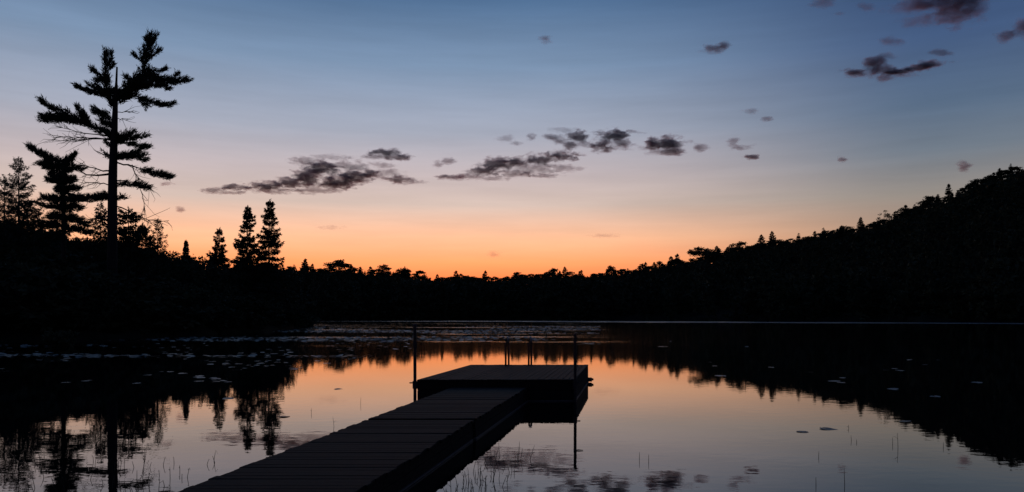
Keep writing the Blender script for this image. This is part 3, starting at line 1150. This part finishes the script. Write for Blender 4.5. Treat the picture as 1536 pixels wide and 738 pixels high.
# swim platform, boards running away from the camera
FL, FR, BR, BL = [Vector(p) for p in ((-2.15, 16.75, 0), (1.43, 16.80, 0), (2.23, 21.6, 0), (-1.22, 21.6, 0))]
plat = empty('swim_platform', FL, 'raised square swim platform at the end of the walkway', 'dock')


def pp(u, v, z):
    p = FL.lerp(FR, u).lerp(BL.lerp(BR, u), v) - FL
    return (p.x, p.y, z)


nb = 25
for k in range(nb):
    u0, u1 = k / nb + 0.0012, (k + 1) / nb - 0.0012
    dz = dr.uniform(-0.003, 0.003)
    v0, v1 = -0.004 + dr.uniform(-0.002, 0.002), 1.004 + dr.uniform(-0.002, 0.002)
    c = 0.0016
    mb = MB()
    o0 = Vector(pp((u0 + u1) / 2, 0.5, 0))
    q = lambda u, v, z: tuple(Vector(pp(u, v, z)) - o0)
    Pn = [q(u0, v0, ZP - 0.036 + dz), q(u1, v0, ZP - 0.036 + dz), q(u1, v1, ZP - 0.036 + dz), q(u0, v1, ZP - 0.036 + dz)]
    Pm = [q(u0, v0, ZP - 0.006 + dz), q(u1, v0, ZP - 0.006 + dz), q(u1, v1, ZP - 0.006 + dz), q(u0, v1, ZP - 0.006 + dz)]
    Pt = [q(u0 + c, v0 + c, ZP + dz), q(u1 - c, v0 + c, ZP + dz), q(u1 - c, v1 - c, ZP + dz), q(u0 + c, v1 - c, ZP + dz)]
    mb.add(Pn + Pm + Pt, [(3, 2, 1, 0), (0, 1, 5, 4), (1, 2, 6, 5), (2, 3, 7, 6), (3, 0, 4, 7),
                          (4, 5, 9, 8), (5, 6, 10, 9), (6, 7, 11, 10), (7, 4, 8, 11), (8, 9, 10, 11)])
    mb.build('plank', M_plank_l, plat, o0)
for (ua, va, ub, vb) in ((0.002, 0, 0.998, 0.012), (0.002, 0.988, 0.998, 1.0), (0, 0.013, 0.014, 0.987), (0.986, 0.013, 1.0, 0.987)):
    for za, zb, g_ in ((0.255, ZP - 0.040, 0), (0.035, 0.247, 0)):
        mb = MB()
        mb.hexa([pp(ua, va, za), pp(ub, va, za), pp(ub, vb, za), pp(ua, vb, za), pp(ua, va, zb), pp(ub, va, zb), pp(ub, vb, zb), pp(ua, vb, zb)])
        mb.build('skirt_board', M_frame, plat)
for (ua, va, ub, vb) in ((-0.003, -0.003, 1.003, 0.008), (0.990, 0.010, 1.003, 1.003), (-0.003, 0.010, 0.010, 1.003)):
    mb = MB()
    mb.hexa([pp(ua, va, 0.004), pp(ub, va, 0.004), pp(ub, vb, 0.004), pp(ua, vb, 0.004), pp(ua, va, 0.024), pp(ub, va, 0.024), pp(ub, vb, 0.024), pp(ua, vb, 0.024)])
    mb.build('bright_waterline', M_strip, plat)  # bright waterline round the platform, put in as an added pale strip
mb = MB()
for v0 in (0.06, 0.38, 0.70):
    mb.hexa([pp(0.03, v0, -0.3), pp(0.97, v0, -0.3), pp(0.97, v0 + 0.22, -0.3), pp(0.03, v0 + 0.22, -0.3), pp(0.03, v0, 0.3), pp(0.97, v0, 0.3), pp(0.97, v0 + 0.22, 0.3), pp(0.03, v0 + 0.22, 0.3)])
mb.build('floats', M_float, plat)
# corner bumper, rear right, low over the water
mb = MB()
bq = pp(1.0, 0.985, 0)
mb.box(bq[0] + 0.004, bq[0] + 0.10, bq[1] - 0.10, bq[1] + 0.05, 0.02, 0.13)
mb.box(bq[0] + 0.102, bq[0] + 0.15, bq[1] - 0.06, bq[1] + 0.01, 0.05, 0.11)
mb.build('corner_bumper', M_float, plat)


def ring(mb, cx, cy, r0, r1, z0, z1, n=14):
    V_ = []
    for z in (z0, z1):
        for rr_ in (r0, r1):
            V_ += [(cx + rr_ * math.cos(2 * math.pi * k / n), cy + rr_ * math.sin(2 * math.pi * k / n), z) for k in range(n)]
    f = []
    for k in range(n):
        j = (k + 1) % n
        a, b_, c_, d_ = 0, n, 2 * n, 3 * n
        f += [(b_ + k, b_ + j, d_ + j, d_ + k), (a + j, a + k, c_ + k, c_ + j), (c_ + k, d_ + k, d_ + j, c_ + j), (b_ + k, a + k, a + j, b_ + j)]
    mb.add(V_, f)


posts = [(-2.15 - 0.045, 16.70, 1.76, 'taller post with a plain top, left front corner of the swim platform', 0.036),
         (1.43 - 0.005, 16.71, 1.54, 'capped post at the right front corner of the swim platform', 0.034)]
for i, (x, y, zt, lab, pr) in enumerate(posts):
    root = empty('dock_post', (x, y, 0), lab, 'post')
    mb = MB()
    mb.tube([(0, 0, -1.55), (0.004, 0, 0.3), (0.0, 0, zt - 0.03)], pr, 14)
    mb.build('pipe', M_rust, root, smooth=False)
    mb = MB()
    mb.tube([(0, 0, zt - 0.06), (0, 0, zt - 0.012), (0, 0, zt)], [pr + 0.010, pr + 0.010, pr * 0.7], 14)
    mb.build('cap', M_rust, root)
    # sleeve bracket that rides on the post, fixed to the platform
    mb = MB()
    ring(mb, x - FL.x, y - FL.y, pr + 0.004, pr + 0.016, 0.30, 0.47)
    sx = -1 if i == 0 else 1
    mb.box(x - FL.x - 0.05, x - FL.x + 0.05, y - FL.y + pr + 0.018, y - FL.y + pr + 0.040 - (0.002 if i else 0), 0.29, 0.455)
    mb.tube([(x - FL.x + sx * (pr + 0.014), y - FL.y, 0.43), (x - FL.x + sx * (pr + 0.085), y - FL.y, 0.43)], 0.014, 8)
    mb.tube([(x - FL.x + sx * (pr + 0.06), y - FL.y - 0.05, 0.43), (x - FL.x + sx * (pr + 0.06), y - FL.y + 0.05, 0.43)], 0.008, 6)
    mb.build('post_bracket', M_rust, plat)

# swim ladder at the back edge
lx0, lx1 = at(761, 21.6)[0], at(795, 21.6)[0]
lad = empty('swim_ladder', ((lx0 + lx1) / 2, 21.62, ZP), 'metal swim ladder with two looped handrails on the back edge of the platform', 'ladder')
for xx in (lx0, lx1):
    ox_ = xx - (lx0 + lx1) / 2
    mb = MB()
    arc = [(ox_ - 0.045, -0.34, 0.0)] + [(ox_ - 0.045, -0.34, 0.62)]
    for k in range(1, 10):
        a = math.pi * (1 - k / 10)
        arc.append((ox_ + 0.035 * -math.cos(a) * 1.0, -0.15 + 0.19 * math.cos(a), 0.62 + 0.19 * math.sin(a)))
    arc += [(ox_ + 0.04, 0.04, 0.62), (ox_ + 0.04, 0.06, -1.2)]
    mb.tube(arc, 0.027, 8)
    h = mb.build('handrail', M_rust, lad, smooth=True)
    g_ = MB()
    g_.tube(arc[2:-3], 0.030, 8)
    g_.build('grip', M_bright, h, smooth=True)
for z in (-0.30, -0.58, -0.86):
    mb = MB()
    mb.box(-(lx1 - lx0) / 2 + 0.045, (lx1 - lx0) / 2 + 0.03, 0.03, 0.11, z, z + 0.03)
    mb.build('step', M_steel, lad)

# ------------------------------------------------------------------ water plants
def water_at(px, py):
    Y = EYE * F / (py - HOR)
    return (px - 768.0) / F * Y, Y


pr_ = np.random.default_rng(41)


def pad_mesh(i):
    """round floating leaf with its notch, rim a little curled"""
    n = 16
    a0 = 0.22
    V_ = [(0, 0, 0.004)]
    for k in range(n + 1):
        a = a0 + (2 * math.pi - 2 * a0) * k / n
        rr_ = 1.0 + 0.06 * math.sin(3 * a + i)
        V_.append((rr_ * math.cos(a), rr_ * math.sin(a), 0.012 + 0.035 * max(0, math.sin(2 * a + i * 1.7)) + 0.01 * math.sin(5 * a)))
    V_ += [(v[0], v[1], v[2] - 0.02) for v in V_]
    m_ = n + 2
    f = []
    for k in range(1, n + 1):
        f.append((0, k, k + 1))
        f.append((m_, m_ + k + 1, m_ + k))
        f.append((k, m_ + k, m_ + k + 1, k + 1))
    f += [(0, m_, m_ + 1, 1), (0, n + 1, m_ + n + 1, m_)]
    me = bpy.data.meshes.new('lily_pad')
    me.from_pydata(V_, [], f)
    me.materials.append(M_pad)
    return me


pads = [pad_mesh(i) for i in range(5)]


def pad(px, py, r_, label, group=None, tilt=0.05):
    x, y = water_at(px, py)
    o = bpy.data.objects.new('lily_pad', pads[int(pr_.integers(0, 5))])
    C.objects.link(o)
    o.location = (x, y, 0.004)
    o.scale = (r_, r_ * pr_.uniform(0.75, 1.0), r_ * 0.6)
    o.rotation_euler = (pr_.normal(0, tilt), pr_.normal(0, tilt), pr_.uniform(0, 6.28))
    return tag(o, label, 'lily pad', group)


singles = [(1204, 648, 0.10, 'small dark floating leaf, left of two on the bright water at right'),
           (1243, 644, 0.16, 'larger dark floating leaf, right of two on the bright water at right'),
           (426, 625, 0.11, 'dark lily pad alone beside the reflected tall spruce'),
           (508, 584, 0.12, 'lily pad alone on the orange water left of the walkway'),
           (342, 598, 0.16, 'lily pad between the reflected spruces'),
           (1081, 564, 0.20, 'pale lily pad at the edge of the hill reflection, right of the platform'),
           (994, 520, 0.35, 'broad pale lily pad far out right of the platform'),
           (1356, 632, 0.12, 'pale lily pad where the reflected hill edge meets bright water'),
           (1403, 595, 0.12, 'pale lily pad in the dark hill reflection at far right'),
           (1465, 574, 0.16, 'pale lily pad nearest the right picture edge')]
for (px, py, r_, lab) in singles:
    pad(px, py, r_, lab)
cnt = 0
while cnt < 268:
    px = pr_.uniform(-10, 620)
    py = 503 + 72 * pr_.uniform(0, 1) ** 1.3
    edge = np.interp(px, [0, 100, 250, 300, 400, 430, 520, 620], [640, 625, 590, 575, 560, 552, 536, 528])
    if py > edge + 6:
        continue
    nv = mnoise.noise(Vector((px * 0.012, py * 0.06, 1.3)))
    if nv < -0.08 or (px > 560 and py > 525):
        continue
    if px < 230 and pr_.random() < 0.5:
        continue
    d = 2218 / (py - HOR)
    pad(px, py, pr_.uniform(0.07, 0.15) * (1 + 0.006 * d), 'pale lily pad among many on the dark water off the left bank', 'lily pads off the left bank', 0.05)
    cnt += 1
for (px, py) in [(1064, 543), (1071, 549), (1157, 551), (1213, 558), (1252, 572), (1265, 567), (1330, 555), (1341, 553), (1351, 556), (1362, 540), (1388, 547), (1408, 540), (1338, 584), (1262, 574), (1005, 512), (1120, 520)]:
    pad(px, py, pr_.uniform(0.10, 0.20), 'small pale lily pad scattered on the dark hill reflection at right', 'lily pads off the right shore', 0.09)
# far pads: too small to count
mb_v = []
mb_f = []
n0 = 0
for k in range(26000):
    px = pr_.uniform(-40, 900)
    Y = 34 + 116 * pr_.uniform(0, 1) ** 1.2
    if px > 560 and Y < 48:
        continue
    if Y > shore_near(min(px, 480)) - 2:
        continue
    x = (px - 768) / F * Y
    if mnoise.noise(Vector((x * 0.035, Y * 0.11, 4.0))) < -0.07 + 0.2 * pr_.random():
        continue
    r_ = pr_.uniform(0.10, 0.24)
    tl = pr_.normal(0, 0.10, 2)
    ring_ = [(x + r_ * math.cos(a), Y + r_ * 0.8 * math.sin(a), 0.03 + r_ * (tl[0] * math.cos(a) + tl[1] * math.sin(a))) for a in np.linspace(0, 2 * math.pi, 7)[:-1]]
    mb_v += ring_
    mb_f.append(np.arange(6) + n0)
    n0 += 6
o = link('lily_pads', mesh_np('lily_pads', np.array(mb_v), [np.array(mb_f)]), M_pad)
tag(o, 'distant mat of lily pads across the left of the lake', 'lily pads', kind='stuff')


def reed_mesh(seed, h, lean, kink):
    r = random.Random(seed)
    a = r.uniform(0, 6.28)
    mb = MB()
    dx, dy = math.cos(a), math.sin(a) * 0.5
    pts = [(0, 0, -0.12), (0, 0, 0)]
    for k in range(1, 5):
        s = k / 4
        e = 0.75 * s + 0.25 * s * s
        pts.append((dx * lean * h * e, dy * lean * h * e, h * s))
    rad = [0.0036, 0.0036, 0.0034, 0.003, 0.0026, 0.0016]
    if kink:
        p = pts[-1]
        pts.append((p[0] + dx * h * 0.25 * kink, p[1], p[2] - h * 0.30 * abs(kink)))
        rad[-1] = 0.0024
        rad.append(0.0012)
    mb.tube(pts, rad, 5)
    if r.random() < 0.35:      # a side leaf
        z = h * r.uniform(0.3, 0.7)
        s = z / h
        e = 0.75 * s + 0.25 * s * s
        c = (dx * lean * h * e, dy * lean * h * e, z)
        b_ = r.choice((-1, 1))
        mb.tube([c, (c[0] + b_ * h * 0.14, 0.02, z + h * 0.12), (c[0] + b_ * h * 0.3, 0.03, z + h * 0.10)], [0.0028, 0.0024, 0.001], 4)
    me = mb.mesh('reed', True)
    me.materials.append(M_reed)
    return me


rr2 = random.Random(13)


def reed(px, py, hpx, lean, kink, label, group=None):
    """py is the row of its waterline, hpx the stem's own height in photo pixels"""
    x, y = water_at(px, py)
    me = reed_mesh(rr2.random(), hpx * y / F, lean, kink)
    o = link('reed_stem', me, M_reed, None, (x, y, 0))
    return tag(o, label, 'reed', group)


def dock_left_edge(py):       # photo column of the walkway's left edge on row py
    return 972 - 2.65 * (py - HOR)


n = 0
while n < 62:
    px = rr2.uniform(10, 345)
    py = rr2.uniform(690, 752)
    if px > dock_left_edge(py) - 14:
        continue
    reed(px, py, rr2.uniform(7, 20), rr2.uniform(0.0, 0.6), rr2.choice((0, 0, 0.7, 1.0)), 'thin bent reed stem in the shallows left of the walkway', 'reeds left of the walkway')
    n += 1
n = 0
while n < 70:
    py = rr2.uniform(686, 765)
    lo = 985 - 1.20 * (py - HOR) + 4
    px = lo + abs(rr2.gauss(0, 42)) + 4
    if px > 860:
        continue
    reed(px, py, rr2.uniform(6, 22), rr2.uniform(0.0, 0.45), rr2.choice((0, 0, 0, 0.8)), 'thin reed stem in the cluster just right of the walkway', 'reeds right of the walkway')
    n += 1
lone = [(959, 690, 12, 'short upright reed, left of a pair on the water below the platform'),
        (973, 693, 11, 'short kinked reed, right of a pair on the water below the platform'),
        (1228, 686, 9, 'small reed stub in open water at lower right'),
        (1267, 728, 26, 'tallest lone reed by the bottom edge at right'),
        (1224, 728, 12, 'short bent reed left of the tallest lone reed'),
        (1277, 661, 8, 'thin reed right of the floating leaves'),
        (1285, 664, 5, 'tiny reed tip right of the floating leaves'),
        (1339, 666, 10, 'thin reed left of the double-kinked reed at right'),
        (1347, 672, 22, 'tall slender reed near the reflected hill edge'),
        (1273, 643, 6, 'reed tip above the thin reeds at right'),
        (1415, 671, 8, 'faint reed nearest the right side'),
        (467, 620, 8, 'single reed on orange water left of the walkway joint'),
        (541, 606, 10, 'single reed on orange water below the left post'),
        (501, 640, 15, 'single reed rising against the left edge of the walkway'),
        (779, 672, 10, 'upright reed in the gap under the platform reflection, right one'),
        (749, 680, 16, 'upright reed beside the walkway reflection, left one')]
for (px, py, hp, lab) in lone:
    reed(px, py, hp, rr2.uniform(0, 0.12), rr2.choice((0, 0, 0.5)), lab)
# a drifting stick beside the mirrored right post
x, y = water_at(868, 676)
mb = MB()
mb.tube([(-0.07, 0, 0.004), (0.0, 0.01, 0.010), (0.065, 0, 0.006)], [0.006, 0.008, 0.004], 6)
tag(mb.build('floating_stick', M_twig, None, (x, y, 0)), 'short pale stick floating by the reflected right post', 'stick')
# low hummock off the left bank
x, y = at(90, 45.0)[:2]
hm = empty('marsh_hummock', (x, y, 0), 'low dark tussock standing in the water off the left bank', 'tussock')
me = broadleaf(500, 0.9, 1.0, 20, 90, 0.22, 0.0)[1]
o = link('grass', me, M_leaf, hm)
mb = MB()
mb.tube([(0, 0, -1.5), (0, 0, -0.1), (0, 0, 0.18)], [1.2, 1.0, 0.3], 12)
mb.build('mound', M_ground, hm)

# ------------------------------------------------------------------ clouds
ALT = 1200.0
ico = None
import bmesh
bmh = bmesh.new()
bmesh.ops.create_icosphere(bmh, subdivisions=3, radius=1.0)
ico = bpy.data.meshes.new('puff')
bmh.to_mesh(ico)
bmh.free()
ico.materials.append(M_cloud)
for p in ico.polygons:
    p.use_smooth = True


def cloud(label, puffs, dens=1.0, group=None):
    """puffs: (px, py, half width, half height[, density]) as seen; each sits at the cloud base height"""
    pyc = sum(p[1] for p in puffs) / len(puffs)
    pxc = sum(p[0] for p in puffs) / len(puffs)
    Y = ALT * F / (HOR - pyc)
    c = at(pxc, Y, pyc)
    root = empty('cloud', c, label, 'cloud', group)
    for p in puffs:
        q = at(p[0], Y, p[1])
        o = link('puff', ico, None, root, (q[0] - c[0], (p[1] - pyc) * 2.0 * Y / F, q[2] - c[2]))
        a, b_ = p[2] * Y / F * 1.5, p[3] * Y / F * 1.9
        o.scale = (a, max(0.10 * a, 0.9 * b_), b_)
        dd = (p[4] if len(p) > 4 else 1.0) * dens * 20.0 / (p[3] + 6)
        o.color = (dd, 0, 0, 1)
    return root


cloud('long ragged dark cloud bank low over the left centre', [
    (312, 281, 24, 4, .6), (350, 278, 30, 5, .9), (395, 277, 32, 7, 1), (432, 273, 28, 8, 1), (462, 268, 28, 12, 1), (490, 257, 30, 9, 1),
    (505, 273, 32, 10, 1.1), (535, 267, 30, 10, 1), (560, 264, 18, 7, .8), (598, 270, 26, 6, .9),
    (330, 284, 40, 3, .4), (400, 283, 46, 4, .4), (470, 250, 30, 6, .35), (530, 255, 40, 7, .35), (470, 282, 50, 5, .4), (580, 262, 34, 5, .35), (625, 273, 20, 3, .3)])
cloud('flat blue-grey lens cloud above the long cloud bank', [(580, 231, 34, 5, 1.1), (560, 236, 40, 4, .5), (600, 236, 22, 5, .9), (490, 236, 40, 4, .3), (575, 244, 26, 4, .4)])
cloud('broken grey cloud bank over the centre of the lake', [
    (725, 255, 30, 7, 1), (750, 247, 34, 9, .9), (775, 246, 26, 8, .8), (812, 242, 28, 8, 1.0), (845, 239, 26, 7, 1.0), (770, 258, 40, 5, .6), (820, 260, 30, 4, .5), (868, 238, 16, 3, .5),
    (740, 263, 40, 4, .35), (800, 252, 44, 8, .35), (845, 252, 34, 6, .3), (700, 261, 30, 5, .35)])
cloud('thin reddish cloud sliver below the centre bank', [(676, 266, 24, 4, .9)])
cloud('faint wisp left of the centre cloud bank', [(655, 245, 10, 6, .3), (673, 242, 12, 6, .4)])
cloud('dark slanting cloud with a pink base above centre', [(868, 206, 18, 8, 1.2), (855, 215, 12, 7, .9), (828, 206, 16, 6, .6), (838, 210, 18, 5, .5), (875, 214, 30, 6, .3), (845, 200, 34, 4, .25)])
cloud('dark anvil-like cloud right of the slanting cloud', [(918, 205, 32, 8, 1.3), (905, 216, 18, 9, 1), (935, 212, 18, 6, .7), (925, 216, 34, 7, .35), (945, 202, 26, 3, .4)])
cloud('dark domed cloud right of the anvil-like cloud', [(995, 216, 30, 9, 1.4), (1010, 223, 20, 7, .9), (978, 219, 14, 5, .8), (1000, 226, 34, 5, .35), (968, 222, 22, 4, .3), (1025, 215, 16, 3, .3)])
cloud('small faint pink cloud right of the domed cloud', [(1050, 221, 13, 5, .5)])
cloud('little dark cloud with a faint trail, right of centre', [(1131, 231, 15, 4, 1.2), (1110, 221, 20, 5, .4), (1097, 215, 10, 6, .35)])
cloud('pair of faint pink tufts in the blue right of centre', [(1124, 169, 16, 4, .5), (1152, 176, 12, 4, .6)])
cloud('oval grey cloud alone in the upper blue', [(1073, 71, 25, 8, 1.0), (1085, 68, 14, 6, .6)])
cloud('tiny pinkish cloud in the upper centre', [(813, 58, 16, 4, .6), (820, 61, 12, 4, .4)])
cloud('hockey-stick shaped dark cloud in the upper right', [
    (1283, 106, 20, 5, 1.2), (1306, 99, 20, 9, 1.5), (1326, 105, 30, 8, 1.5), (1350, 106, 32, 5, 1.8), (1372, 103, 28, 5, 1.8), (1392, 99, 22, 5.5, 1.6), (1335, 112, 16, 5, .6), (1300, 108, 40, 6, .45), (1360, 109, 46, 4, .4), (1320, 92, 18, 4, .4)])
cloud('large dark cloud cut by the top right edge', [(1415, 5, 52, 20, 1.1), (1438, 18, 42, 16, 1.3), (1372, 10, 30, 12, .6), (1400, 22, 60, 9, .35), (1350, 14, 30, 8, .3), (1455, 8, 26, 22, .8)])
cloud('dark cloud cut by the right picture edge', [(1538, 46, 24, 13, 1.1), (1512, 52, 16, 8, .7)])
cloud('thin grey ring-like wisp under the large dark cloud', [(1337, 62, 20, 7, .45)])
cloud('pair of faint pink streaks at the top edge', [(1232, 7, 22, 8, .5), (1295, 10, 16, 6, .5), (1265, 16, 14, 4, .3)])
cloud('thin dark wisp just above the tip of the hockey-stick cloud', [(1404, 82, 22, 4, .6), (1432, 90, 12, 3, .3)])
cloud('row of faint tufts left of the slanting cloud', [(757, 208, 14, 5, .35), (797, 207, 10, 6, .5), (774, 213, 12, 3, .35)])
cloud('small fading tuft above the right hill', [(1446, 249, 11, 8, .5)])
cloud('tiny grey tuft above the middle of the right hill', [(1262, 239, 9, 4, .5)])
cloud('tiny faint tuft left of the long bank above the low spruces', [(258, 310, 10, 4, .35), (262, 281, 14, 3, .35)])
cloud('faint low streak in the orange glow', [(905, 356, 26, 3, .08), (740, 379, 14, 4, .08)])
cloud('faint thin streak between the long bank and the far trees', [(495, 341, 26, 3, .09)])
